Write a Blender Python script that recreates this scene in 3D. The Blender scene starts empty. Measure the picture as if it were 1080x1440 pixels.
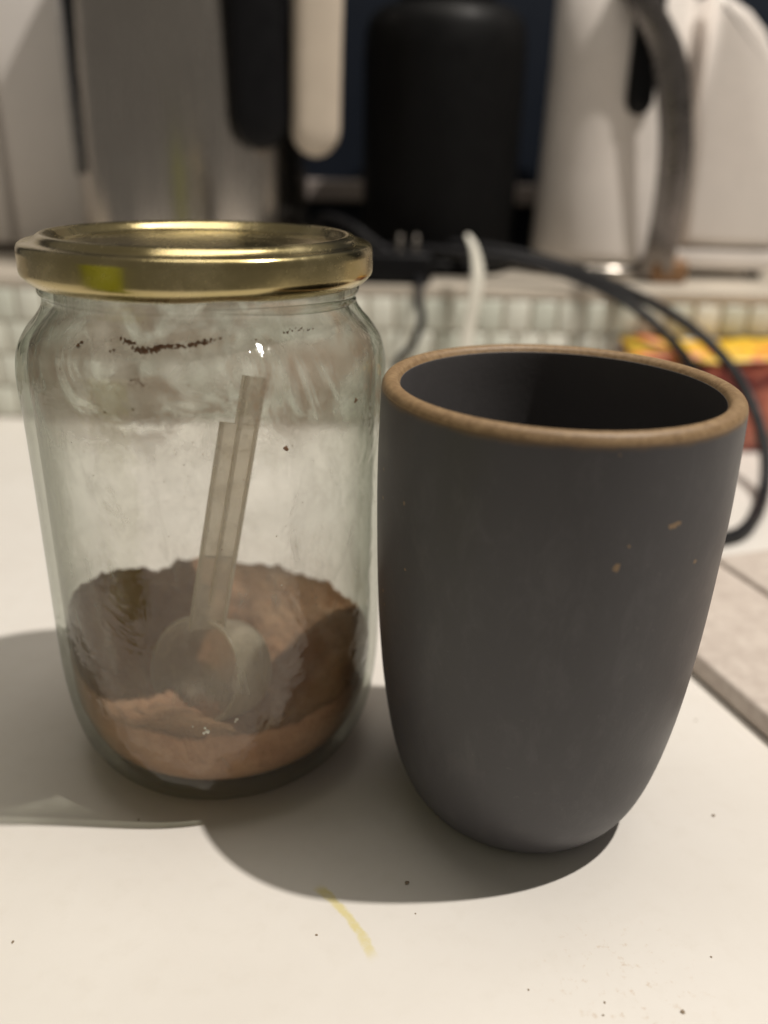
import bpy, bmesh, math, random
from mathutils import Vector, Matrix, noise
random.seed(7)
S = 0.001                                   # everything below is written in millimetres
scene = bpy.context.scene
COL = scene.collection

# ------------------------------------------------------------------ camera
F_PX, PITCH, ROLL, CAM_H = 1171.2, 0.40609, 0.02434, 165.8
cd = bpy.data.cameras.new('camera')
cd.sensor_fit = 'VERTICAL'; cd.sensor_height = 24.0
cd.lens = F_PX / 1440 * 24.0
cd.clip_start = 0.01; cd.clip_end = 50
cd.dof.use_dof = True; cd.dof.focus_distance = 0.196
cd.dof.aperture_fstop = cd.lens / 5.0       # 5 mm entrance pupil, as on a phone
cam = bpy.data.objects.new('camera', cd); COL.objects.link(cam)
cam.matrix_world = (Matrix.Translation((0, 0, CAM_H * S)) @ Matrix.Rotation(math.pi / 2 - PITCH, 4, 'X')
                    @ Matrix.Rotation(ROLL, 4, 'Z'))
scene.camera = cam

# ------------------------------------------------------------------ light
w = bpy.data.worlds.new('World'); scene.world = w; w.use_nodes = True
w.node_tree.nodes['Background'].inputs[0].default_value = (1.0, 0.92, 0.81, 1)
w.node_tree.nodes['Background'].inputs[1].default_value = 0.145
ld = bpy.data.lights.new('ceiling_spot', 'SPOT')
ld.energy = 96; ld.color = (1.0, 0.935, 0.85); ld.shadow_soft_size = 0.013
ld.spot_size = math.radians(70); ld.spot_blend = 0.6
lamp = bpy.data.objects.new('ceiling_spot', ld); COL.objects.link(lamp)
lamp.location = (0.60, 0.155, 1.50)
lamp.rotation_euler = (Vector((0.03, 0.30, 0)) - Vector(lamp.location)).to_track_quat('-Z', 'Y').to_euler()
ad_ = bpy.data.lights.new('overhead_fill', 'AREA')          # added soft fill from overhead, stands for no known lamp
ad_.shape = 'RECTANGLE'; ad_.size = 1.0; ad_.size_y = 0.5; ad_.energy = 8.0; ad_.color = (1.0, 0.92, 0.80)
fill = bpy.data.objects.new('overhead_fill', ad_); COL.objects.link(fill)
fill.location = (0.05, 0.36, 1.75); fill.rotation_euler = (math.radians(-3), 0, 0)
vs = scene.view_settings
vs.view_transform = 'Standard'; vs.look = 'None'; vs.exposure = 0; vs.gamma = 1
cy = scene.cycles
cy.max_bounces = 14; cy.transparent_max_bounces = 40; cy.transmission_bounces = 12
cy.sample_clamp_indirect = 4; cy.caustics_reflective = False; cy.caustics_refractive = False
cy.use_denoising = True

# ------------------------------------------------------------------ pixel helpers (1080 x 1440 photo)
def ray(px, py):
    u = (px - 540) / F_PX; v = -(py - 720) / F_PX
    c, s = math.cos(ROLL), math.sin(ROLL); u, v = c * u - s * v, s * u + c * v
    return Vector((u, math.cos(PITCH) + v * math.sin(PITCH), -math.sin(PITCH) + v * math.cos(PITCH)))
def at_z(px, py, z=0.0):
    d = ray(px, py); return Vector((0, 0, CAM_H)) + d * ((z - CAM_H) / d.z)
def at_y(px, py, y):
    d = ray(px, py); return Vector((0, 0, CAM_H)) + d * (y / d.y)

# ------------------------------------------------------------------ mesh helpers
def tag(o, label=None, cat=None, group=None, kind=None):
    if label: o['label'] = label
    if cat: o['category'] = cat
    if group: o['group'] = group
    if kind: o['kind'] = kind
    return o
def empty(name, loc=(0, 0, 0), rz=0):
    o = bpy.data.objects.new(name, None); COL.objects.link(o)
    o.empty_display_size = 0.01
    o.location = Vector(loc) * S; o.rotation_euler.z = rz
    return o
def link(name, me, mats, parent=None, loc=(0, 0, 0), smooth=True):
    if not isinstance(mats, (list, tuple)): mats = [mats]
    if not me.materials:
        for m in mats: me.materials.append(m)
    if smooth:
        for p in me.polygons: p.use_smooth = True
    o = bpy.data.objects.new(name, me); COL.objects.link(o)
    o.location = Vector(loc) * S
    if parent: o.parent = parent
    return o
def from_bm(bm, name):
    bmesh.ops.recalc_face_normals(bm, faces=bm.faces)
    for v in bm.verts: v.co *= S
    me = bpy.data.meshes.new(name); bm.to_mesh(me); bm.free(); return me
def crom(pts, n, closed=False):
    pts = [Vector(p) for p in pts]; out = []
    m = len(pts); segs = m if closed else m - 1
    for i in range(segs):
        g = lambda k: pts[k % m] if closed else pts[max(0, min(m - 1, k))]
        p0, p1, p2, p3 = g(i - 1), g(i), g(i + 1), g(i + 2)
        for k in range(n):
            t = k / n
            out.append(0.5 * ((2 * p1) + (p2 - p0) * t + (2 * p0 - 5 * p1 + 4 * p2 - p3) * t * t + (3 * p1 - p0 - 3 * p2 + p3) * t ** 3))
    if not closed: out.append(pts[-1])
    return out
def lathe(name, prof, seg=128, sub=0, matfn=None, dz=None, loop=False):
    """prof: list of (r, z). matfn(i) gives the material slot of band i. dz(i, angle) shifts z."""
    if sub: prof = [(max(0, p.x), p.y) for p in crom([(r, z, 0) for r, z in prof], sub, loop)]
    V, Fc, M = [], [], []
    rings = []
    for i, (r, z) in enumerate(prof):
        if r < 1e-4:
            rings.append([len(V)]); V.append((0, 0, z * S))
        else:
            ring = []
            for k in range(seg):
                a = 2 * math.pi * k / seg; zz = z + (dz(i, a) if dz else 0)
                ring.append(len(V)); V.append((r * math.cos(a) * S, r * math.sin(a) * S, zz * S))
            rings.append(ring)
    n = len(prof)
    for i in range(n if loop else n - 1):
        A, B = rings[i], rings[(i + 1) % n]
        for k in range(seg):
            k2 = (k + 1) % seg
            if len(A) == 1 and len(B) == 1: continue
            if len(A) == 1: f = (A[0], B[k2], B[k])
            elif len(B) == 1: f = (A[k], A[k2], B[0])
            else: f = (A[k], A[k2], B[k2], B[k])
            Fc.append(f); M.append(matfn(i) if matfn else 0)
    me = bpy.data.meshes.new(name); me.from_pydata(V, [], Fc)
    for p, m in zip(me.polygons, M): p.material_index = m
    return me
def box_bm(bm, x0, x1, y0, y1, z0, z1, bev=0.0, seg=2):
    r = bmesh.ops.create_cube(bm, size=1)
    for v in r['verts']:
        v.co = Vector(((x0 + x1) / 2 + v.co.x * (x1 - x0), (y0 + y1) / 2 + v.co.y * (y1 - y0), (z0 + z1) / 2 + v.co.z * (z1 - z0)))
    if bev:
        es = {e for v in r['verts'] for e in v.link_edges}
        bmesh.ops.bevel(bm, geom=list(es), offset=bev, segments=seg, affect='EDGES', profile=0.5)
def box(name, x0, x1, y0, y1, z0, z1, mat, parent=None, bev=0.0, seg=2, smooth=False):
    bm = bmesh.new(); box_bm(bm, x0, x1, y0, y1, z0, z1, bev, seg)
    return link(name, from_bm(bm, name), mat, parent, smooth=smooth)
def tube(name, pts, rad, mat, parent=None, n=10, seg=14, flat=1.0):
    """pts: control points; rad: number or function of t; flat squeezes the section."""
    P = crom(pts, n); V, Fc = [], []
    T = [(P[min(i + 1, len(P) - 1)] - P[max(i - 1, 0)]).normalized() for i in range(len(P))]
    nrm = T[0].orthogonal().normalized()
    for i, p in enumerate(P):
        nrm = (nrm - T[i] * nrm.dot(T[i])).normalized(); b = T[i].cross(nrm)
        r = rad(i / (len(P) - 1)) if callable(rad) else rad
        for k in range(seg):
            a = 2 * math.pi * k / seg
            V.append((p + nrm * (math.cos(a) * r) + b * (math.sin(a) * r * flat)) * S)
    for i in range(len(P) - 1):
        for k in range(seg):
            k2 = (k + 1) % seg
            Fc.append((i * seg + k, i * seg + k2, (i + 1) * seg + k2, (i + 1) * seg + k))
    Fc.append(tuple(range(seg))[::-1]); Fc.append(tuple((len(P) - 1) * seg + k for k in range(seg)))
    me = bpy.data.meshes.new(name); me.from_pydata(V, [], Fc)
    return link(name, me, mat, parent)
def extrude_outline(name, outline, y0, y1, mat, parent=None, bev=2.0, seg=4):
    """closed outline in x,z pushed from y0 to y1, edges rounded"""
    bm = bmesh.new()
    vs_ = [bm.verts.new((x, y0, z)) for x, z in outline]
    f = bm.faces.new(vs_)
    r = bmesh.ops.extrude_face_region(bm, geom=[f])
    for v in r['geom']:
        if isinstance(v, bmesh.types.BMVert): v.co.y = y1
    bm.normal_update()
    es = [e for e in bm.edges if abs(e.verts[0].co.y - e.verts[1].co.y) < 1e-6]
    if bev: bmesh.ops.bevel(bm, geom=es, offset=bev, segments=seg, affect='EDGES', profile=0.5)
    return link(name, from_bm(bm, name), mat, parent)

# ------------------------------------------------------------------ material helpers
class N:
    def __init__(s, name):
        s.m = bpy.data.materials.new(name); s.m.use_nodes = True
        s.t = s.m.node_tree; s.t.nodes.clear()
        s.out = s.t.nodes.new('ShaderNodeOutputMaterial')
    def n(s, ty, **kw):
        nd = s.t.nodes.new('ShaderNode' + ty)
        for k, v in kw.items():
            if hasattr(nd, k): setattr(nd, k, v)
        return nd
    def l(s, a, b): s.t.links.new(a, b)
    def put(s, sock, v):
        if isinstance(v, bpy.types.NodeSocket): s.l(v, sock)
        elif isinstance(v, (tuple, list)) and len(v) == 3 and sock.type == 'RGBA': sock.default_value = (*v, 1)
        else: sock.default_value = v
    def math(s, op, a, b=0.0, clamp=False):
        nd = s.n('Math', operation=op, use_clamp=clamp); s.put(nd.inputs[0], a); s.put(nd.inputs[1], b); return nd.outputs[0]
    def mix(s, f, a, b):
        nd = s.n('Mix', data_type='RGBA'); s.put(nd.inputs[0], f); s.put(nd.inputs[6], a); s.put(nd.inputs[7], b); return nd.outputs[2]
    def coord(s, scale=(1, 1, 1)):
        tc = s.n('TexCoord'); mp = s.n('Mapping'); s.l(tc.outputs['Object'], mp.inputs[0]); mp.inputs['Scale'].default_value = scale
        return mp.outputs[0]
    def noise(s, scale, detail=4, rough=0.55, co=None, dist=0.0):
        nd = s.n('TexNoise'); nd.inputs['Scale'].default_value = scale; nd.inputs['Detail'].default_value = detail
        nd.inputs['Roughness'].default_value = rough; nd.inputs['Distortion'].default_value = dist
        s.l(co if co else s.coord(), nd.inputs['Vector']); return nd.outputs[0]
    def ramp(s, v, lo, hi, a=0.0, b=1.0):
        nd = s.n('MapRange'); nd.interpolation_type = 'SMOOTHSTEP'; s.put(nd.inputs[0], v)
        for i, x in enumerate((lo, hi, a, b)): nd.inputs[i + 1].default_value = x
        return nd.outputs[0]
    def bump(s, h, dist=0.0002, strength=0.5):
        nd = s.n('Bump'); nd.inputs['Distance'].default_value = dist; nd.inputs['Strength'].default_value = strength
        s.l(h, nd.inputs['Height']); return nd.outputs[0]
    def pbr(s, col, rough=0.5, metal=0.0, normal=None, spec=0.5, **kw):
        p = s.n('BsdfPrincipled'); s.put(p.inputs['Base Color'], col); s.put(p.inputs['Roughness'], rough)
        s.put(p.inputs['Metallic'], metal); p.inputs['Specular IOR Level'].default_value = spec
        if normal: s.l(normal, p.inputs['Normal'])
        for k, v in kw.items(): s.put(p.inputs[k.replace('_', ' ')], v)
        s.l(p.outputs[0], s.out.inputs[0]); return p
    def spots(s, pts, co):
        """mask of small marks: pts = (x, y, z, radius) in metres of object space, edges broken up by noise"""
        nz = s.noise(900, 3, 0.6, co); acc = None
        for (x, y, z, r) in pts:
            d = s.n('VectorMath', operation='DISTANCE'); s.l(co, d.inputs[0]); d.inputs[1].default_value = (x, y, z)
            q = s.math('ADD', d.outputs['Value'], s.math('MULTIPLY', s.math('SUBTRACT', nz, 0.5), r * 3.0))
            m = s.ramp(q, r * 0.75, r * 1.05, 1, 0)
            acc = m if acc is None else s.math('MAXIMUM', acc, m)
        return acc

def plain(name, col, rough=0.5, metal=0.0, var=0.12, nscale=60, spec=0.5, bump=0.0, bscale=400, **kw):
    k = N(name); nz = k.noise(nscale, 5)
    c = k.mix(nz, tuple(max(0, x * (1 - var)) for x in col), tuple(min(1, x * (1 + var)) for x in col))
    r = k.ramp(k.noise(nscale * 2.3, 4), 0.3, 0.7, max(0.02, rough - 0.06), min(1, rough + 0.06))
    nm = k.bump(k.noise(bscale, 4), 0.0003, bump) if bump else None
    k.pbr(c, r, metal, nm, spec, **kw); return k.m

# counter: white laminate with fine soiling, a dried yellow drip and some brown splashes
k = N('white_laminate'); co = k.coord()
n1 = k.noise(9, 5, 0.6, co); n2 = k.noise(140, 4, 0.6, co)
base = k.mix(k.ramp(n1, 0.3, 0.7), (0.70, 0.665, 0.62), (0.75, 0.72, 0.68))
base = k.mix(k.math('MULTIPLY', k.ramp(n2, 0.45, 0.8), 0.25), base, (0.62, 0.58, 0.52))
vo = k.n('TexVoronoi'); vo.inputs['Scale'].default_value = 70; k.l(co, vo.inputs['Vector'])
sp = k.math('MULTIPLY', k.ramp(vo.outputs['Distance'], 0.02, 0.05, 1, 0), k.ramp(k.noise(14, 2, 0.5, co), 0.52, 0.62))
base = k.mix(k.math('MULTIPLY', sp, 0.7), base, (0.25, 0.2, 0.14))
# the drip: distance to a slanted line between two points, modulated
sx = k.n('SeparateXYZ'); k.l(co, sx.inputs[0])
a, b = at_z(447, 1247) * S, at_z(528, 1352) * S
dv = b - a; L = math.hypot(dv.x, dv.y)
ux, uy = dv.x / L, dv.y / L
rx = k.math('SUBTRACT', sx.outputs[0], a.x); ry = k.math('SUBTRACT', sx.outputs[1], a.y)
al = k.math('ADD', k.math('MULTIPLY', rx, ux), k.math('MULTIPLY', ry, uy))
pe = k.math('SUBTRACT', k.math('MULTIPLY', rx, -uy), k.math('MULTIPLY', ry, -ux))
pe = k.math('ADD', pe, k.math('MULTIPLY', k.math('SINE', k.math('MULTIPLY', al, math.pi / L)), -0.0014))
wd = k.math('MULTIPLY', k.math('SUBTRACT', k.noise(220, 3, 0.6, co), 0.5), 0.0022)
m = k.ramp(k.math('ABSOLUTE', k.math('ADD', pe, wd)), 0.0006, 0.0017, 1, 0)
m = k.math('MULTIPLY', m, k.math('MULTIPLY', k.ramp(al, -0.001, 0.002), k.ramp(al, L * 0.8, L * 1.02, 1, 0)))
m = k.math('MULTIPLY', m, k.ramp(k.noise(330, 3, 0.6, co), 0.25, 0.6, 0.3, 0.75))
base = k.mix(m, base, (0.66, 0.57, 0.22))
# faint brown ring splashes towards the front right
d = k.n('VectorMath', operation='DISTANCE'); k.l(co, d.inputs[0]); d.inputs[1].default_value = at_z(880, 1390) * S
m2 = k.math('MULTIPLY', k.ramp(d.outputs['Value'], 0.004, 0.026, 1, 0), k.ramp(k.noise(420, 5, 0.7, co), 0.55, 0.72))
base = k.mix(k.math('MULTIPLY', m2, 0.45), base, (0.45, 0.30, 0.16))
k.pbr(base, k.ramp(n2, 0.3, 0.7, 0.34, 0.46), 0, k.bump(k.noise(260, 3, 0.5, co), 0.0001, 0.25), 0.4)
M_COUNTER = k.m

M_NAVY = plain('navy_paint', (0.007, 0.011, 0.020), 0.6, spec=0.2)
M_WALLTRIM = plain('grey_trim', (0.30, 0.26, 0.24), 0.5)
M_GROUT = plain('grout', (0.58, 0.53, 0.45), 0.9, bump=0.5)
M_LEDGETOP = plain('ledge_stone', (0.50, 0.45, 0.38), 0.45, var=0.2, nscale=30)
k = N('tile_glaze'); oi = k.n('ObjectInfo')
k.pbr(k.mix(oi.outputs['Random'], (0.62, 0.65, 0.57), (0.78, 0.78, 0.70)), 0.22, 0, k.bump(k.noise(120, 2), 0.0006, 0.35)); M_TILE = k.m
M_WHITE = plain('white_plastic', (0.76, 0.72, 0.69), 0.42, var=0.06)
M_WHITE2 = plain('white_enamel', (0.72, 0.67, 0.63), 0.32, var=0.06)
M_GAP = plain('dark_gap', (0.10, 0.08, 0.07), 0.7)
k = N('brushed_steel'); co = k.coord((1, 1, 0.015))
nb = k.noise(900, 3, 0.6, co)
k.pbr(k.mix(k.noise(25, 3), (0.46, 0.42, 0.38), (0.56, 0.52, 0.47)), k.ramp(nb, 0.3, 0.7, 0.16, 0.28), 1.0, k.bump(nb, 0.00005, 0.4)); M_STEEL = k.m
M_STEELDARK = plain('dark_steel', (0.22, 0.20, 0.19), 0.3, 1.0)
M_BLACK = plain('black_plastic', (0.005, 0.005, 0.006), 0.45, spec=0.15)
M_MATBLACK = plain('matte_black', (0.004, 0.004, 0.0043), 0.5, var=0.3, spec=0.12)
M_CREAM = plain('cream_plastic', (0.52, 0.45, 0.37), 0.35)
M_CABLE = plain('black_rubber', (0.010, 0.010, 0.012), 0.5, spec=0.3)
M_CORD = plain('white_nylon', (0.72, 0.70, 0.62), 0.4)
M_GAUGE = plain('smoked_window', (0.020, 0.022, 0.026), 0.12)
M_MARK = plain('white_print', (0.35, 0.35, 0.36), 0.5)
M_RUST = plain('rusty_metal', (0.24, 0.13, 0.06), 0.5, var=0.5, nscale=150)

# packet print: yellow with orange and red flames, dark red sides
k = N('packet_print'); co = k.coord()
nz = k.noise(42, 3, 0.6, co, 1.2)
c = k.mix(k.ramp(nz, 0.50, 0.56), (0.80, 0.52, 0.04), (0.75, 0.20, 0.05))
k.pbr(k.mix(k.ramp(k.noise(60, 2, 0.5, co), 0.6, 0.66), c, (0.80, 0.35, 0.22)), 0.35); M_PRINT = k.m
k = N('packet_side'); co = k.coord()
c = k.mix(k.ramp(k.noise(30, 3, 0.6, co, 1.0), 0.46, 0.54), (0.16, 0.025, 0.02), (0.52, 0.16, 0.10))
k.pbr(k.mix(k.ramp(k.noise(55, 2, 0.5, co), 0.58, 0.64), c, (0.25, 0.13, 0.09)), 0.35); M_PKTSIDE = k.m
k = N('grey_board'); co = k.coord((1, 1, 1))
nz = k.noise(160, 6, 0.7, co)
k.pbr(k.mix(k.ramp(nz, 0.3, 0.7), (0.50, 0.43, 0.38), (0.62, 0.55, 0.49)), 0.7, 0, k.bump(nz, 0.0006, 0.5)); M_BOARD = k.m
M_LIME = plain('lime_plastic', (0.27, 0.30, 0.008), 0.5)
M_CRUMB = plain('crumb', (0.26, 0.20, 0.14), 0.8, var=0.5, nscale=500)

# glass: a thin tinted interface; light passes straight through each face, reflection follows Schlick
def glass(name, film):
    k = N(name); lw = k.n('LayerWeight'); lw.inputs['Blend'].default_value = 0.5
    fc = lw.outputs['Facing']
    fr = k.math('MULTIPLY_ADD', k.math('POWER', fc, 5.0), 0.9)
    fr.node.inputs[2].default_value = 0.042
    co = k.coord()
    tint = k.mix(k.math('POWER', fc, 2.4), (0.994, 0.996, 0.99), (0.46, 0.50, 0.42))
    tr = k.n('BsdfTransparent'); k.l(tint, tr.inputs[0])
    wob = k.bump(k.noise(75, 3, 0.55, co, 0.5), 0.0022, 0.5)
    gl = k.n('BsdfGlossy'); gl.inputs['Roughness'].default_value = 0.05; k.l(wob, gl.inputs['Normal'])
    last = tr.outputs[0]
    if film:
        sx = k.n('SeparateXYZ'); k.l(co, sx.inputs[0]); z = sx.outputs[2]
        big = k.noise(38, 4, 0.6, co, 0.6); fine = k.noise(260, 5, 0.7, co)
        smear = k.noise(90, 4, 0.6, k.coord((1, 1, 0.35)), 1.5)
        d = k.math('ADD', k.ramp(big, 0.34, 0.66, 0.05, 0.27), k.ramp(smear, 0.5, 0.72, 0.0, 0.17))
        d = k.math('ADD', d, k.ramp(fine, 0.55, 0.8, 0, 0.12))
        low = k.math('ADD', z, k.math('MULTIPLY', k.math('SUBTRACT', big, 0.5), 0.03))
        lowm = k.ramp(low, 0.034, 0.050, 1, 0)
        d = k.math('ADD', d, k.math('MULTIPLY', lowm, 0.02))
        sh = k.math('MULTIPLY', k.ramp(z, 0.098, 0.114), k.ramp(z, 0.122, 0.130, 1, 0))
        shm = k.math('MULTIPLY', sh, k.ramp(k.noise(48, 4, 0.65, co, 0.8), 0.40, 0.54))
        d = k.math('ADD', d, k.math('MULTIPLY', shm, 0.50), True)
        colr = k.mix(k.math('MAXIMUM', lowm, shm), (0.90, 0.88, 0.80), (0.62, 0.49, 0.38))
        df = k.n('BsdfDiffuse'); k.l(colr, df.inputs[0]); tl = k.n('BsdfTranslucent'); k.l(colr, tl.inputs[0])
        mm = k.n('MixShader'); mm.inputs[0].default_value = 0.7; k.l(df.outputs[0], mm.inputs[1]); k.l(tl.outputs[0], mm.inputs[2])
        m2 = k.n('MixShader'); k.l(d, m2.inputs[0]); k.l(last, m2.inputs[1]); k.l(mm.outputs[0], m2.inputs[2]); last = m2.outputs[0]
    ms = k.n('MixShader'); k.l(fr, ms.inputs[0]); k.l(last, ms.inputs[1]); k.l(gl.outputs[0], ms.inputs[2])
    k.l(ms.outputs[0], k.out.inputs[0]); return k.m
M_GLASS = glass('jar_glass', False); M_GLASSIN = glass('jar_glass_dusty', True)

k = N('gold_tinplate'); co = k.coord()
sc = k.noise(1400, 2, 0.6, k.coord((1, 0.05, 1))); sm = k.noise(70, 5, 0.65, co)
k.pbr(k.mix(k.ramp(sm, 0.35, 0.7), (0.46, 0.38, 0.19), (0.56, 0.47, 0.26)),
      k.math('ADD', k.ramp(sm, 0.35, 0.7, 0.18, 0.30), k.ramp(sc, 0.6, 0.75, 0, 0.1)), 1.0, k.bump(k.noise(260, 3), 0.00006, 0.4)); M_GOLD = k.m

k = N('cocoa_powder'); co = k.coord()
n1 = k.noise(60, 6, 0.65, co); n2 = k.noise(900, 4, 0.7, co)
c = k.mix(k.ramp(n1, 0.35, 0.68), (0.43, 0.235, 0.135), (0.56, 0.345, 0.215))
k.pbr(k.mix(k.math('MULTIPLY', k.ramp(n2, 0.5, 0.75), 0.35), c, (0.24, 0.13, 0.08)), 0.95, 0, k.bump(k.noise(500, 5, 0.7, co), 0.0012, 0.7), 0.1); M_POWDER = k.m
M_RESIDUE = plain('cocoa_crust', (0.25, 0.12, 0.055), 0.9, var=0.4, nscale=400, bump=0.6)
M_FLAKE = plain('white_flake', (0.8, 0.76, 0.68), 0.7)

def frosted(name, col, clear):
    k = N(name); tr = k.n('BsdfTransparent'); tr.inputs[0].default_value = (0.93, 0.9, 0.84, 1)
    df = k.n('BsdfDiffuse'); df.inputs[0].default_value = (*col, 1); tl = k.n('BsdfTranslucent'); tl.inputs[0].default_value = (*col, 1)
    a = k.n('MixShader'); a.inputs[0].default_value = 0.65; k.l(df.outputs[0], a.inputs[1]); k.l(tl.outputs[0], a.inputs[2])
    lw = k.n('LayerWeight'); lw.inputs[0].default_value = 0.5
    d = k.ramp(lw.outputs['Facing'], 0.2, 1.0, 1 - clear, 1.0)
    d = k.math('ADD', d, k.ramp(k.noise(200, 4), 0.45, 0.75, -0.06, 0.14), True)
    b = k.n('MixShader'); k.l(d, b.inputs[0]); k.l(tr.outputs[0], b.inputs[1]); k.l(a.outputs[0], b.inputs[2])
    g = k.n('BsdfGlossy'); g.inputs['Roughness'].default_value = 0.3
    e = k.n('MixShader'); e.inputs[0].default_value = 0.05; k.l(b.outputs[0], e.inputs[1]); k.l(g.outputs[0], e.inputs[2])
    k.l(e.outputs[0], k.out.inputs[0]); return k.m
M_SCOOP = frosted('frosted_plastic', (0.86, 0.79, 0.66), 0.5)
M_TICK = plain('scoop_tick', (0.20, 0.17, 0.13), 0.6)

# ------------------------------------------------------------------ the setting
counter = box('counter', -700, 700, -180, 530, -30, 0, M_COUNTER, bev=1.5); tag(counter, kind='structure')
ledge = empty('ledge', (0, 530, 0)); tag(ledge, kind='structure')
def child_box(name, par, x0, x1, y0, y1, z0, z1, mat, bev=0.0, seg=2, smooth=False):
    L_ = par.location / S
    return box(name, x0 - L_.x, x1 - L_.x, y0 - L_.y, y1 - L_.y, z0 - L_.z, z1 - L_.z, mat, par, bev, seg, smooth)
child_box('grout', ledge, -700, 700, 531, 712, -30, 84, M_GROUT)
child_box('ledge_top', ledge, -700, 700, 529, 712, 84, 91, M_LEDGETOP, 1.2)
bm = bmesh.new(); box_bm(bm, -7.4, 7.4, -1.2, 3, -9.6, 9.6, 1.0, 2); tile_me = from_bm(bm, 'tile'); tile_me.materials.append(M_TILE)
for p in tile_me.polygons: p.use_smooth = True
for r in range(4):
    for c in range(44):
        o = bpy.data.objects.new('tile', tile_me); COL.objects.link(o); o.parent = ledge
        o.location = Vector((-370 + c * 17.0 + (8.5 if r % 2 else 0), random.uniform(-0.2, 0.2), 11 + r * 21)) * S
        o.rotation_euler = (random.gauss(0, 0.01), random.gauss(0, 0.01), random.gauss(0, 0.012))
wall = box('back_wall', -700, 700, 712, 740, -30, 520, M_NAVY); tag(wall, kind='structure')
trim = box('wall_trim', -215, 700, 699, 711.5, 131, 146, M_WALLTRIM, bev=1.5); tag(trim, kind='structure')

# ------------------------------------------------------------------ white box left of the kettle
t = empty('storage_box', (-300, 670, 91)); tag(t, 'white box with two door panels standing on the ledge behind the steel kettle', 'box')
gx = at_y(14, 270, 645).x
child_box('body', t, -470, -136, 650, 706, 97, 330, M_WHITE, 3, 3, True)
child_box('foot', t, -466, -140, 654, 702, 91, 97.5, M_GAP, 1)
child_box('door_panel', t, gx + 2.5, -138, 643, 649.5, 99, 328, M_WHITE, 2.0, 3, True)
child_box('door_panel', t, -468, gx - 2.5, 643, 649.5, 99, 328, M_WHITE, 2.0, 3, True)

# ------------------------------------------------------------------ steel kettle
kx, ky = -133, 608
t = empty('steel_kettle', (kx, ky, 91)); tag(t, 'brushed steel kettle with dark water window and cream handle on the ledge', 'kettle')
link('body', lathe('body', [(0, 22), (70, 22), (74.5, 24), (75, 30), (74.5, 120), (72, 190), (66, 222), (52, 230), (0, 232)], 128), M_STEEL, t)
link('base', lathe('base', [(0, 0), (74, 0), (77, 2), (77, 12), (74, 15), (74, 21.5), (0, 21.5)], 96), M_BLACK, t)
link('lid_knob', lathe('lid_knob', [(0, 231), (16, 231), (18, 240), (14, 246), (0, 247)], 48), M_BLACK, t)
ga = math.radians(-150)   # the window sits on the left front of the body
def on_kettle(a, r, z): return Vector((r * math.cos(a), r * math.sin(a), z))
def gauge_bm(a0, a1, z0, z1, r0, r1):
    bm = bmesh.new(); q = 10; ring = []
    for i in range(q + 1):
        a = a0 + (a1 - a0) * i / q
        ring.append([bm.verts.new(on_kettle(a, r, z)) for r, z in ((r0, z0), (r1, z0 + 2), (r1, z1), (r0, z1))])
    for i in range(q):
        for j in range(3): bm.faces.new((ring[i][j], ring[i + 1][j], ring[i + 1][j + 1], ring[i][j + 1]))
    bm.faces.new(ring[0]); bm.faces.new(ring[-1][::-1]); return bm
g = link('water_window', from_bm(gauge_bm(ga - 0.13, ga + 0.13, 58, 196, 72, 77.5), 'water_window'), M_GAUGE, t)
link('window_frame', from_bm(gauge_bm(ga - 0.30, ga - 0.14, 56, 200, 71, 76.5), 'window_frame'), M_BLACK, t)
for i in range(12):
    z = 72 + i * 10
    link('scale_mark', from_bm(gauge_bm(ga - 0.05, ga + (0.06 if i % 3 else 0.09), z, z + 1.6, 77, 78), 'scale_mark'), M_MARK, g)
# handle hanging at the right front: a black core with a cream outer cover
def pill(name, cx, cy_, w_, d_, z0, z1, lean, mat, par, rot):
    """bar with round lower end; local x across, bends outwards with height"""
    bm = bmesh.new(); rows = []; n = 26; seg = 24
    for i in range(n + 1):
        f = (i / n) ** 2.2; z = z0 + (z1 - z0) * f
        e = min(1, math.sqrt(max(0, 1 - max(0, 1 - (z - z0) / (w_ * 0.55)) ** 2))) if i else 0.12
        row = []
        for k_ in range(seg):
            a = 2 * math.pi * k_ / seg
            ca, sa = math.cos(a), math.sin(a)
            X = math.copysign(abs(ca) ** 0.6, ca) * w_ / 2 * e; Y = math.copysign(abs(sa) ** 0.6, sa) * d_ / 2 * (0.35 + 0.65 * e)
            v = Vector((X + lean * (f ** 1.5), Y, 0)); v.rotate(Matrix.Rotation(rot, 3, 'Z'))
            row.append(bm.verts.new((cx + v.x, cy_ + v.y, z)))
        rows.append(row)
    for i in range(n):
        for k_ in range(seg): bm.faces.new((rows[i][k_], rows[i][(k_ + 1) % seg], rows[i + 1][(k_ + 1) % seg], rows[i + 1][k_]))
    bm.faces.new(rows[0][::-1]); bm.faces.new(rows[-1])
    return link(name, from_bm(bm, name), mat, par)
pill('handle_grip', 54, -62, 34, 18, 75, 232, -2, M_BLACK, t, 0.25)
pill('handle_cover', 86, -56, 29, 24, 72, 232, 5, M_CREAM, t, 0.25)
child_box('handle_bracket', t, kx + 30, kx + 98, ky - 66, ky - 30, 91 + 212, 91 + 230, M_BLACK, 5, 3, True)

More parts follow.
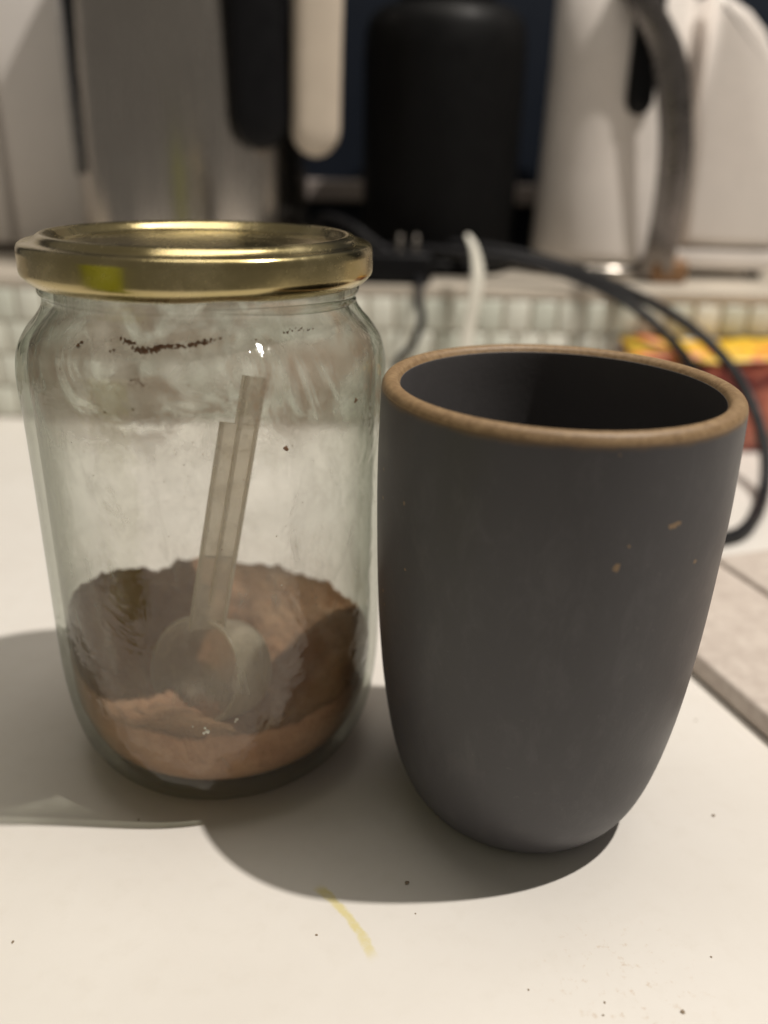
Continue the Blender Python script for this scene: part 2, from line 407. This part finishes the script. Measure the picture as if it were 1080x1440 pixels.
# ------------------------------------------------------------------ black canister
t = empty('black_canister', (33, 626, 91)); tag(t, 'matte black cylindrical canister with rounded shoulder between kettle and jug', 'canister')
link('body', lathe('body', [(0, 0), (49, 0), (51, 2), (52.5, 20), (53.5, 60), (53.5, 135), (52.5, 149), (49, 157), (43, 161.5), (34, 163), (0, 163)], 128), M_MATBLACK, t)
link('cap', lathe('cap', [(0, 163), (30, 163), (31, 165), (31, 188), (28, 192), (0, 193)], 96), M_BLACK, t)
link('base_ring', lathe('base_ring', [(51.5, 3), (54, 4), (54, 9), (52.2, 10)], 96), M_BLACK, t)

# ------------------------------------------------------------------ white jug with a metal strap handle
jx2, jy2 = 146, 618
t = empty('white_jug', (jx2, jy2, 91)); tag(t, 'tall white jug with dark metal strap handle next to black canister', 'jug')
link('body', lathe('body', [(0, 10), (42, 10), (45.5, 12), (46.2, 18), (45, 60), (43.5, 130), (43, 190), (41, 191), (40.5, 188), (41, 130), (42, 40), (40, 16), (0, 15)], 96), M_WHITE2, t)
link('base', lathe('base', [(0, 0), (46, 0), (48, 1.5), (48, 8), (45, 9.9), (0, 9.9)], 96), M_STEEL, t)
sp_ = [(at_y(px, py, 566 - dy) - Vector((jx2, jy2, 91))) for px, py, dy in
       ((893, -40, -2), (908, 5, 2), (938, 70, 6), (948, 140, 8), (950, 210, 8), (942, 290, 5), (930, 350, 0), (918, 392, -6))]
def strap(name, pts, wx, th, mat, par):
    P = crom(pts, 8); bm = bmesh.new(); rows = []
    for i, p in enumerate(P):
        T = (P[min(i + 1, len(P) - 1)] - P[max(0, i - 1)]).normalized()
        side = Vector((0.93, -0.36, 0)); nn = T.cross(side).normalized()
        rows.append([bm.verts.new(p + side * a * wx / 2 + nn * b * th / 2) for a, b in ((-1, -.5), (-.85, -1), (.85, -1), (1, -.5), (1, .5), (.85, 1), (-.85, 1), (-1, .5))])
    for i in range(len(rows) - 1):
        for j in range(8): bm.faces.new((rows[i][j], rows[i][(j + 1) % 8], rows[i + 1][(j + 1) % 8], rows[i + 1][j]))
    bm.faces.new(rows[0]); bm.faces.new(rows[-1][::-1])
    return link(name, from_bm(bm, name), mat, par)
strap('handle', sp_, 20, 4, M_STEELDARK, t)
pill('handle_grip', 5, -45, 17, 12, 100, 188, 0, M_BLACK, t, 0.1)
child_box('handle_mount', t, 131, 151, 560, 582, 254, 268, M_STEELDARK, 3, 3, True)
child_box('handle_foot', t, 172, 196, 566, 588, 91.2, 106, M_RUST, 3, 3, True)

# ------------------------------------------------------------------ white toaster
t = empty('toaster', (225, 640, 91)); tag(t, 'white rounded toaster with curved top corner right of the jug', 'toaster')
ol = [(196, 112.5), (262, 112.5), (260.5, 150), (256, 180), (249, 205), (241, 225), (231, 241), (219, 252), (203, 260), (196, 262)]
ol = [(x - 225, z - 91) for x, z in ol]
extrude_outline('body', ol, -48, 50, M_WHITE2, t, 7, 5)
child_box('base', t, 194, 264, 594, 690, 97, 111, M_WHITE2, 3, 3, True)
child_box('seam', t, 197, 261, 597, 688, 110.5, 113, M_GAP)
for fx in (204, 254):
    for fy in (606, 676): link('foot', lathe('foot', [(0, 0), (5, 0), (5.5, 1), (5.5, 6.5), (0, 6.5)], 24), M_BLACK, t, (fx - 225, fy - 640, 0))

# ------------------------------------------------------------------ cables and small things on the ledge
def pts_y(L_): return [at_y(px, py, y) for px, py, y in L_]
def drop(L_, rad): return [Vector((p.x, p.y, max(p.z, rad + 0.2 + (91 if p.y > 528 else 0)))) for p in L_]
c1 = drop(pts_y([(520, 352, 590), (580, 350, 572), (650, 357, 556), (730, 366, 545), (800, 388, 533), (880, 424, 512), (935, 470, 497), (975, 520, 487), (1000, 590, 478)]), 3.2)
c1 += [Vector((188, 440, 3.4)), Vector((150, 420, 3.4))]
o = tube('power_cable', c1, 3.2, M_CABLE); tag(o, 'black cable dropping over the ledge behind the mug rim', 'cable', )
c2 = drop(pts_y([(560, 340, 600), (620, 342, 580), (700, 352, 560), (790, 372, 545), (880, 408, 525), (960, 452, 500), (1020, 506, 480), (1058, 570, 460)]), 3.4)
c2 += drop([at_y(1077, 640, 432), at_y(1072, 700, 408)], 3.4) + [at_z(1050, 742, 3.4), at_z(1015, 757, 3.4), at_z(950, 762, 3.4)]
o = tube('power_cable', c2, 3.4, M_CABLE); tag(o, 'thick black cable looping past the packet down onto the counter', 'cable')
ad = empty('power_adapter', (8, 541, 91)); tag(ad, 'black plug adapter lying on the ledge edge beside the jar lid', 'adapter')
child_box('body', ad, -26, 26, 531, 556, 91.2, 110, M_BLACK, 3, 3, True)
for dx in (-2, 8):
    tube('prong', [Vector((dx, 4, 19)), Vector((dx, 5, 24)), Vector((dx, 7, 28))], 1.8, M_STEEL, ad)
c3 = [Vector((16, 534, 96)), Vector((19, 524, 93)), *pts_y([(588, 425, 512), (593, 450, 508), (580, 485, 504), (560, 506, 502), (557, 530, 498)]), Vector((12, 490, 22)), Vector((28, 478, 3.2)), Vector((60, 468, 2.7)), Vector((95, 465, 2.7))]
o = tube('power_cable', c3, 2.4, M_CABLE); tag(o, 'thin black cable curving down from the plug adapter', 'cable')
c4 = drop(pts_y([(430, 330, 640), (455, 306, 600), (490, 315, 572), (525, 340, 560), (560, 362, 552), (600, 372, 560)]), 2.6)
o = tube('power_cable', c4, 2.6, M_CABLE); tag(o, 'black cable arching from the kettle onto the plug adapter', 'cable')
c5 = pts_y([(657, 330, 522), (667, 350, 519), (672, 385, 515), (667, 425, 512), (658, 470, 510), (652, 520, 506), (646, 570, 500)])
c5 += [Vector((44, 490, 2.2)), Vector((30, 470, 2.2))]
o = tube('white_cable', c5, lambda u: 1.6 + 3.4 * min(1, u * 4), M_CORD, flat=0.45); tag(o, 'white flat cable tip standing up in front of the ledge', 'cable')

# packet in front of the ledge
t = empty('snack_packet', (212, 508, 0)); tag(t, 'yellow and red packet leaning against the tiled ledge behind the mug', 'packet')
bm = bmesh.new(); box_bm(bm, -68, 90, -16, 18, 0.2, 58, 5, 3)
for v in bm.verts: v.co.z += 3.0 * (v.co.y / 17) * (v.co.z / 58) + 1.2 * math.sin(v.co.x * 0.08)*(v.co.z/58)
link('body', from_bm(bm, 'body'), M_PKTSIDE, t)
bm = bmesh.new(); bmesh.ops.create_grid(bm, x_segments=20, y_segments=6, size=1)
for v in bm.verts:
    x, y = v.co.x * 78 + 11, v.co.y * 17 + 0.5
    v.co = Vector((x, y, 60.6 + 3.0 * (y / 17) + 1.2 * math.sin(x * 0.08) + 0.6 * math.sin(x * 0.3 + y)))
bmesh.ops.solidify(bm, geom=bm.faces[:], thickness=1.0)
link('top_flap', from_bm(bm, 'top_flap'), M_PRINT, t)

# grey board at the right
bd = empty('serving_board', (110, 246, 0)); tag(bd, 'pale grey board of grooved planks lying right of the mug', 'board')
bd.rotation_euler.z = math.atan2(0.31, 0.95)
def plank(x0, x1, y0, y1):
    bm = bmesh.new(); box_bm(bm, x0, x1, y0, y1, 0.2, 8.5, 1.6, 3)
    return link('plank', from_bm(bm, 'plank'), M_BOARD, bd)
plank(0.3, 55, -130, 66); plank(57.6, 112, -130, 66); plank(114.6, 168, -130, 66)
b_ = bmesh.new(); box_bm(b_, 4, 164, -126, 62, 0.1, 3.5); link('batten', from_bm(b_, 'batten'), M_GAP, bd, smooth=False)

# yellow-green tumbler that the lid mirrors
t = empty('tumbler', (-168, 84, 0)); tag(t, 'yellow-green plastic tumbler mirrored in the side of the jar lid', 'tumbler')
link('body', lathe('body', [(0, 0.1), (33, 0.1), (35, 2), (39, 150), (38, 151), (37, 150), (33, 5), (0, 4)], 64), M_LIME, t)

# ------------------------------------------------------------------ glass jar
JX, JY = -46.85, 214.5
jar = empty('glass_jar', (JX, JY, 0)); tag(jar, 'clear glass jar with gold lid and powder stains beside the dark mug', 'jar')
outer = [(0, 2.6), (24, 2.0), (29, 0.6), (32, 0.05), (34.5, 0.8), (38.5, 4.0), (41.6, 9), (43.7, 15), (45.4, 26), (46, 40), (46, 75), (46.1, 100),
         (46.4, 112), (46.2, 117), (45.2, 121.4), (43.0, 125.2), (40.4, 128.2), (38.7, 130.8), (38.3, 133), (39.2, 134.3), (38.9, 135.8), (37.9, 137), (37.8, 143)]
inner = [(35.6, 143.4), (35.6, 132), (36.6, 129.4), (39.6, 126.0), (42.2, 122.4), (43.5, 117.6), (43.8, 112), (43.6, 100), (43.5, 60), (43.4, 28), (42.0, 19), (39.4, 12), (35.5, 8), (29, 6.3), (0, 6)]
O_ = [(max(0, p.x), p.y) for p in crom([(r, z, 0) for r, z in outer], 4)]
I_ = [(max(0, p.x), p.y) for p in crom([(r, z, 0) for r, z in inner], 4)]
me = lathe('body', O_ + I_, 160, 0, lambda i: 0 if i < len(O_) else 1)
link('body', me, [M_GLASS, M_GLASSIN], jar)
# one raised screw thread under the lid
tube('thread', [Vector((38.2 * math.cos(a), 38.2 * math.sin(a), 134.6 - 2.6 * (i / 14))) for i, a in
                enumerate([math.radians(-80 + 6 * j) for j in range(15)])], lambda u: 0.2 + 0.9 * math.sin(math.pi * u), M_GLASS, jar, 6)
lp = [(0, 144.9), (20, 144.9), (32.6, 144.9), (33.4, 145.0), (34.2, 145.6), (34.9, 146.5), (35.7, 147.1), (36.6, 147.3), (37.5, 147.1), (38.2, 146.5),
      (38.8, 145.9), (39.5, 145.6), (40.6, 145.55), (41.5, 145.4), (42.1, 144.95), (42.4, 144.3), (42.5, 143.6), (42.52, 143.0), (42.55, 139.6), (42.5, 138.9), (42.3, 138.3),
      (41.6, 137.5), (40.6, 136.6), (40.0, 136.25), (39.5, 136.3), (39.3, 136.8), (39.5, 137.4), (41.2, 138.6), (41.4, 139.4), (41.4, 143.6), (41.0, 144.2), (0, 144.2)]
def lid_dz(i, a):
    return 0.55 * max(0, math.cos(2 * (a + 1.25))) ** 16 * max(0, 1 - abs(i - 24) / 4)
lid = link('lid', lathe('lid', lp, 192, 0, None, lid_dz), M_GOLD, jar)

def inner_r(z):
    q = sorted([(zz, r) for r, zz in inner])
    for (z0, r0), (z1, r1) in zip(q, q[1:]):
        if z0 <= z <= z1: return r0 + (r1 - r0) * (z - z0) / max(1e-6, z1 - z0)
    return 43
def prof_r(prof, z):
    q = sorted([(zz, r) for r, zz in prof])
    for (z0, r0), (z1, r1) in zip(q, q[1:]):
        if z0 <= z <= z1: return r0 + (r1 - r0) * (z - z0) / max(1e-6, z1 - z0)
    return 0
def hit(px, py, cx, cy_, rf, back=False):
    d = ray(px, py); o = Vector((0, 0, CAM_H)); last = None; t_ = 80.0; prev = None
    while t_ < 420:
        p = o + d * t_; g_ = math.hypot(p.x - cx, p.y - cy_) - rf(p.z)
        if prev is not None and (prev > 0) != (g_ > 0):
            if not back: return p
            last = p
        prev = g_; t_ += 0.1
    return last
# brown crust and flakes sticking to the inside of the front wall
def blob(bm, p, r, nrm, fl=0.35):
    q = nrm.to_track_quat('Z', 'Y').to_matrix()
    g_ = bmesh.ops.create_icosphere(bm, subdivisions=1, radius=1)
    for v in g_['verts']:
        c_ = Vector((v.co.x * r * random.uniform(.6, 1.4), v.co.y * r * random.uniform(.6, 1.4), v.co.z * r * fl)); v.co = p + q @ c_
def stick(name, spots, mat, kind='stuff'):
    bm = bmesh.new()
    for px, py, r in spots:
        p = hit(px, py, JX, JY, inner_r)
        if p is None: continue
        nv = Vector((p.x - JX, p.y - JY, 0)).normalized()
        blob(bm, p - Vector((JX, JY, 0)) - nv * r * 0.1, r, nv)
    o = link(name, from_bm(bm, name), mat, jar, smooth=False); o['kind'] = kind
rs = random.Random(3); crust = []
def line(pts, n, r0, r1, jit):
    for (x0, y0), (x1, y1) in zip(pts, pts[1:]):
        for _ in range(n):
            f = rs.random(); crust.append((x0 + (x1 - x0) * f + rs.gauss(0, jit), y0 + (y1 - y0) * f + rs.gauss(0, jit * .7), rs.uniform(r0, r1)))
line([(168, 476), (185, 484), (196, 494)], 26, .08, .38, 2.2)
line([(196, 494), (215, 492), (228, 487)], 36, .1, .5, 2.9)
line([(228, 487), (250, 487), (275, 484), (299, 480)], 30, .08, .42, 2.3)
line([(106, 486), (118, 481)], 6, .2, .5, 1.5)
line([(190, 530), (199, 545)], 16, .1, .3, 4)
line([(395, 470), (415, 462), (435, 464)], 12, .08, .25, 3)
line([(497, 570), (501, 560)], 5, .15, .4, 1.5)
crust += [(402, 630, .55), (404, 632, .45), (187, 576, .3), (148, 580, .3), (320, 563, .2), (77, 520, .2), (84, 519, .2), (155, 494, .4), (160, 492, .35), (310, 476, .3), (360, 478, .3), (68, 828, .6), (72, 838, .5)]
for _ in range(150): crust.append((rs.uniform(70, 520), rs.uniform(450, 800), rs.uniform(.05, .16)))
stick('crust', crust, M_RESIDUE)
stick('flake', [(288, 1024, .5), (292, 1029, .7), (287, 1031, .45), (333, 1012, .45), (331, 1015, .3), (271, 1022, .25), (106, 974, .4), (110, 985, .3), (396, 823, .2)], M_FLAKE)

# powder heap
pw = N  # noqa
def heap(X, Y):
    h = 30.5
    g = lambda cx, cy_, s1, s2: math.exp(-((X - cx) ** 2 / (2 * s1 * s1) + (Y - cy_) ** 2 / (2 * s2 * s2)))
    h += 13 * g(-42, -12, 10, 20) + 5 * g(-30, 40, 20, 14) + 8 * g(-40, 18, 10, 16) + 3 * g(38, 6, 10, 20) + 3 * g(0, 42, 40, 10)
    h -= 17 * g(2, -10, 15, 15) + 9 * g(-22, 14, 7, 12) + 5 * g(22, -14, 9, 14)
    v = Vector((X, Y, 0))
    h += 2.6 * noise.fractal(v * 0.075, 1.0, 2.1, 4) + 0.9 * noise.fractal(v * 0.33, 0.9, 2.1, 3)
    return h
V, Fc = [], []; nr, nt = 64, 190
V.append((0, 0, heap(0, 0) * S))
for i in range(1, nr + 1):
    r = 43.25 * i / nr
    for k_ in range(nt):
        a = 2 * math.pi * k_ / nt; X, Y = r * math.cos(a), r * math.sin(a); V.append((X * S, Y * S, max(9.5, heap(X, Y)) * S))
I = lambda i, k_: 1 + (i - 1) * nt + k_ % nt
for k_ in range(nt): Fc.append((0, I(1, k_), I(1, k_ + 1)))
for i in range(1, nr):
    for k_ in range(nt): Fc.append((I(i, k_), I(i + 1, k_), I(i + 1, k_ + 1), I(i, k_ + 1)))
base_i = len(V); steps = 14
for j in range(1, steps + 1):
    for k_ in range(nt):
        a = 2 * math.pi * k_ / nt; X, Y = 43.25 * math.cos(a), 43.25 * math.sin(a); top = heap(X, Y)
        z = top + (6.25 - top) * j / steps; r = min(43.25, inner_r(z) - 0.12)
        V.append((r * math.cos(a) * S, r * math.sin(a) * S, z * S))
D = lambda j, k_: I(nr, k_) if j == 0 else base_i + (j - 1) * nt + k_ % nt
for j in range(steps):
    for k_ in range(nt): Fc.append((D(j, k_), D(j + 1, k_), D(j + 1, k_ + 1), D(j, k_ + 1)))
Fc.append(tuple(D(steps, k_) for k_ in range(nt))[::-1])
me = bpy.data.meshes.new('powder'); me.from_pydata(V, [], Fc)
o = link('powder', me, M_POWDER, None, (JX, JY, 0)); tag(o, 'light brown cocoa powder heaped inside the glass jar', 'powder', kind='stuff')

# measuring scoop
sc_ = empty('measuring_scoop', (-52, 195, 32)); tag(sc_, 'frosted plastic measuring scoop stuck in the powder inside the jar', 'scoop')
nv = Vector((-0.45, -0.786, 0.42)).normalized()
me = lathe('bowl', [(0, -19), (12.5, -19), (14, -17.8), (15.3, -0.6), (15.6, 0), (15.2, 0.2), (14.5, -0.5), (13.1, -17.2), (12, -18), (0, -18)], 96)
bowl = link('bowl', me, M_SCOOP, sc_); bowl.rotation_euler = nv.to_track_quat('Z', 'Y').to_euler()
B = Vector((-48.6, 200.6, 45.0)); T = at_y(346, 528, 206)
ax = (T - B); hl = ax.length; ax.normalize()
sd = Vector((0.93, 0.36, 0)); sd = (sd - ax * sd.dot(ax)).normalized(); nn = sd.cross(ax).normalized()
def hbar(bm, x0, x1, d0, d1, u0, u1):
    c8 = [bm.verts.new(B - Vector((-52, 195, 32)) + sd * x + nn * d_ + ax * u) for u in (u0, u1) for d_ in (d0, d1) for x in (x0, x1)]
    for f in ((0, 1, 3, 2), (4, 6, 7, 5), (0, 4, 5, 1), (2, 3, 7, 6), (0, 2, 6, 4), (1, 5, 7, 3)): bm.faces.new([c8[i] for i in f])
bm = bmesh.new()
hbar(bm, -4.9, 4.9, 0, 0.9, -2, hl * 0.82); hbar(bm, -1.0, 4.9, 0.02, 0.9, hl * 0.82 + .01, hl)
hbar(bm, -4.9, -4.1, 0.92, 2.4, -2, hl * 0.82); hbar(bm, 4.1, 4.9, 0.92, 2.4, -2, hl); hbar(bm, -0.5, 0.4, 0.92, 2.2, 6, hl)
link('handle', from_bm(bm, 'handle'), M_SCOOP, sc_, smooth=False)
for u in (10.5, 19.5):
    bm = bmesh.new(); hbar(bm, -4.3, 4.3, -0.25, -0.02, u, u + 0.5); link('tick_mark', from_bm(bm, 'tick_mark'), M_TICK, sc_, smooth=False)

# ------------------------------------------------------------------ ceramic mug
MX, MY, MH = 39.8, 189.1, 118.8
mo = [(0, 0.6), (18, 0.6), (22.5, 0.05), (25.2, 0.5), (29.4, 4.4), (33.4, 11.8), (36.6, 23.6), (39.2, 41), (40.8, 62), (41.5, 84), (41.6, 98), (41.35, 109), (41.15, 115.6), (41.05, 116.6)]
mr_ = [(41.05, 116.6), (40.9, 117.4), (40.2, 118.4), (38.9, 118.8), (37.5, 118.3), (36.8, 117.2)]
mi = [(36.8, 117.2), (36.75, 115), (37.0, 98), (36.6, 70), (34.5, 40), (30, 20), (22, 9), (10, 6.2), (0, 6)]
mug = empty('ceramic_mug', (MX, MY, 0)); tag(mug, 'charcoal handleless ceramic mug with bare brown rim beside the jar', 'mug')
def mug_mat(name, inside):
    k = N(name); co = k.coord()
    n1 = k.noise(35, 5, 0.6, co); n2 = k.noise(700, 4, 0.65, co)
    c = k.mix(n1, (0.043, 0.041, 0.0445), (0.070, 0.0675, 0.073))
    n3 = k.noise(160, 6, 0.7, k.coord((1, 1, 0.45)), 0.4)
    c = k.mix(k.math('MULTIPLY', k.ramp(n3, 0.48, 0.75), 0.45), c, (0.092, 0.088, 0.093))
    c = k.mix(k.math('MULTIPLY', k.ramp(n2, 0.62, 0.8), 0.45), c, (0.13, 0.125, 0.12))
    if inside: c = k.mix(0.35, c, (0.16, 0.15, 0.145))  # same glaze, paled inside: lamplight in the mug put into the colour
    if not inside:
        sx = k.n('SeparateXYZ'); k.l(co, sx.inputs[0])
        c = k.mix(k.math('MULTIPLY', k.ramp(k.math('ADD', sx.outputs[2], k.math('MULTIPLY', k.noise(120, 3, .6, co), 0.002)), 0.1162, 0.1178), 0.85), c, (0.15, 0.095, 0.05))
        ch = []
        for px, py, r in ((943, 741, .0009), (949, 739, .0009), (955, 736, .0008), (867, 797, .0010), (866, 802, .0010), (977, 789, .0007), (568, 707, .0007), (570, 801, .0006),
                          (540, 660, .0006), (539, 700, .0006), (539, 830, .0008), (541, 850, .0006), (545, 940, .0006), (884, 768, .0005), (872, 640, .0005)):
            p = hit(px, py, MX, MY, lambda z: prof_r(mo, z))
            if p: ch.append(((p.x - MX) * S, (p.y - MY) * S, p.z * S, r * 0.68))
        c = k.mix(k.math('MULTIPLY', k.spots(ch, co), 0.9), c, (0.26, 0.17, 0.09))
    k.pbr(c, k.ramp(n1, 0.3, 0.7, 0.40, 0.52), 0, k.bump(n2, 0.00012, 0.35), 0.42); return k.m
M_MUG = mug_mat('charcoal_glaze', False); M_MUGIN = mug_mat('charcoal_glaze_inside_lit', True)
k = N('bare_clay'); co = k.coord(); n2 = k.noise(600, 5, 0.7, co)
k.pbr(k.mix(k.ramp(n2, 0.3, 0.7), (0.20, 0.125, 0.062), (0.30, 0.20, 0.105)), 0.5, 0, k.bump(n2, 0.0003, 0.5), 0.5); M_CLAY = k.m
body = link('body', lathe('body', mo, 160, 5), M_MUG, mug)
link('rim', lathe('rim', mr_, 160, 5), M_CLAY, body)
link('interior', lathe('interior', mi, 160, 5), M_MUGIN, body)

# ------------------------------------------------------------------ crumbs on the counter
for i, (px, py, r) in enumerate(((1003, 1147, .7), (978, 1013, .5), (572, 1242, .8), (195, 1153, .45), (960, 1423, .7), (850, 1410, .4), (848, 1428, .35), (445, 1315, .4), (18, 1325, .5), (1000, 1346, .4), (743, 1392, .35), (584, 1285, .3))):
    p = at_z(px, py); bm = bmesh.new(); r *= 0.75; blob(bm, Vector((0, 0, r * 0.3)), r, Vector((0, 0, 1)), 0.4)
    o = link('crumb', from_bm(bm, 'crumb'), M_CRUMB, None, p, smooth=False)
    tag(o, 'tiny dark crumb lying on the white counter', 'crumb', 'crumbs on the counter')
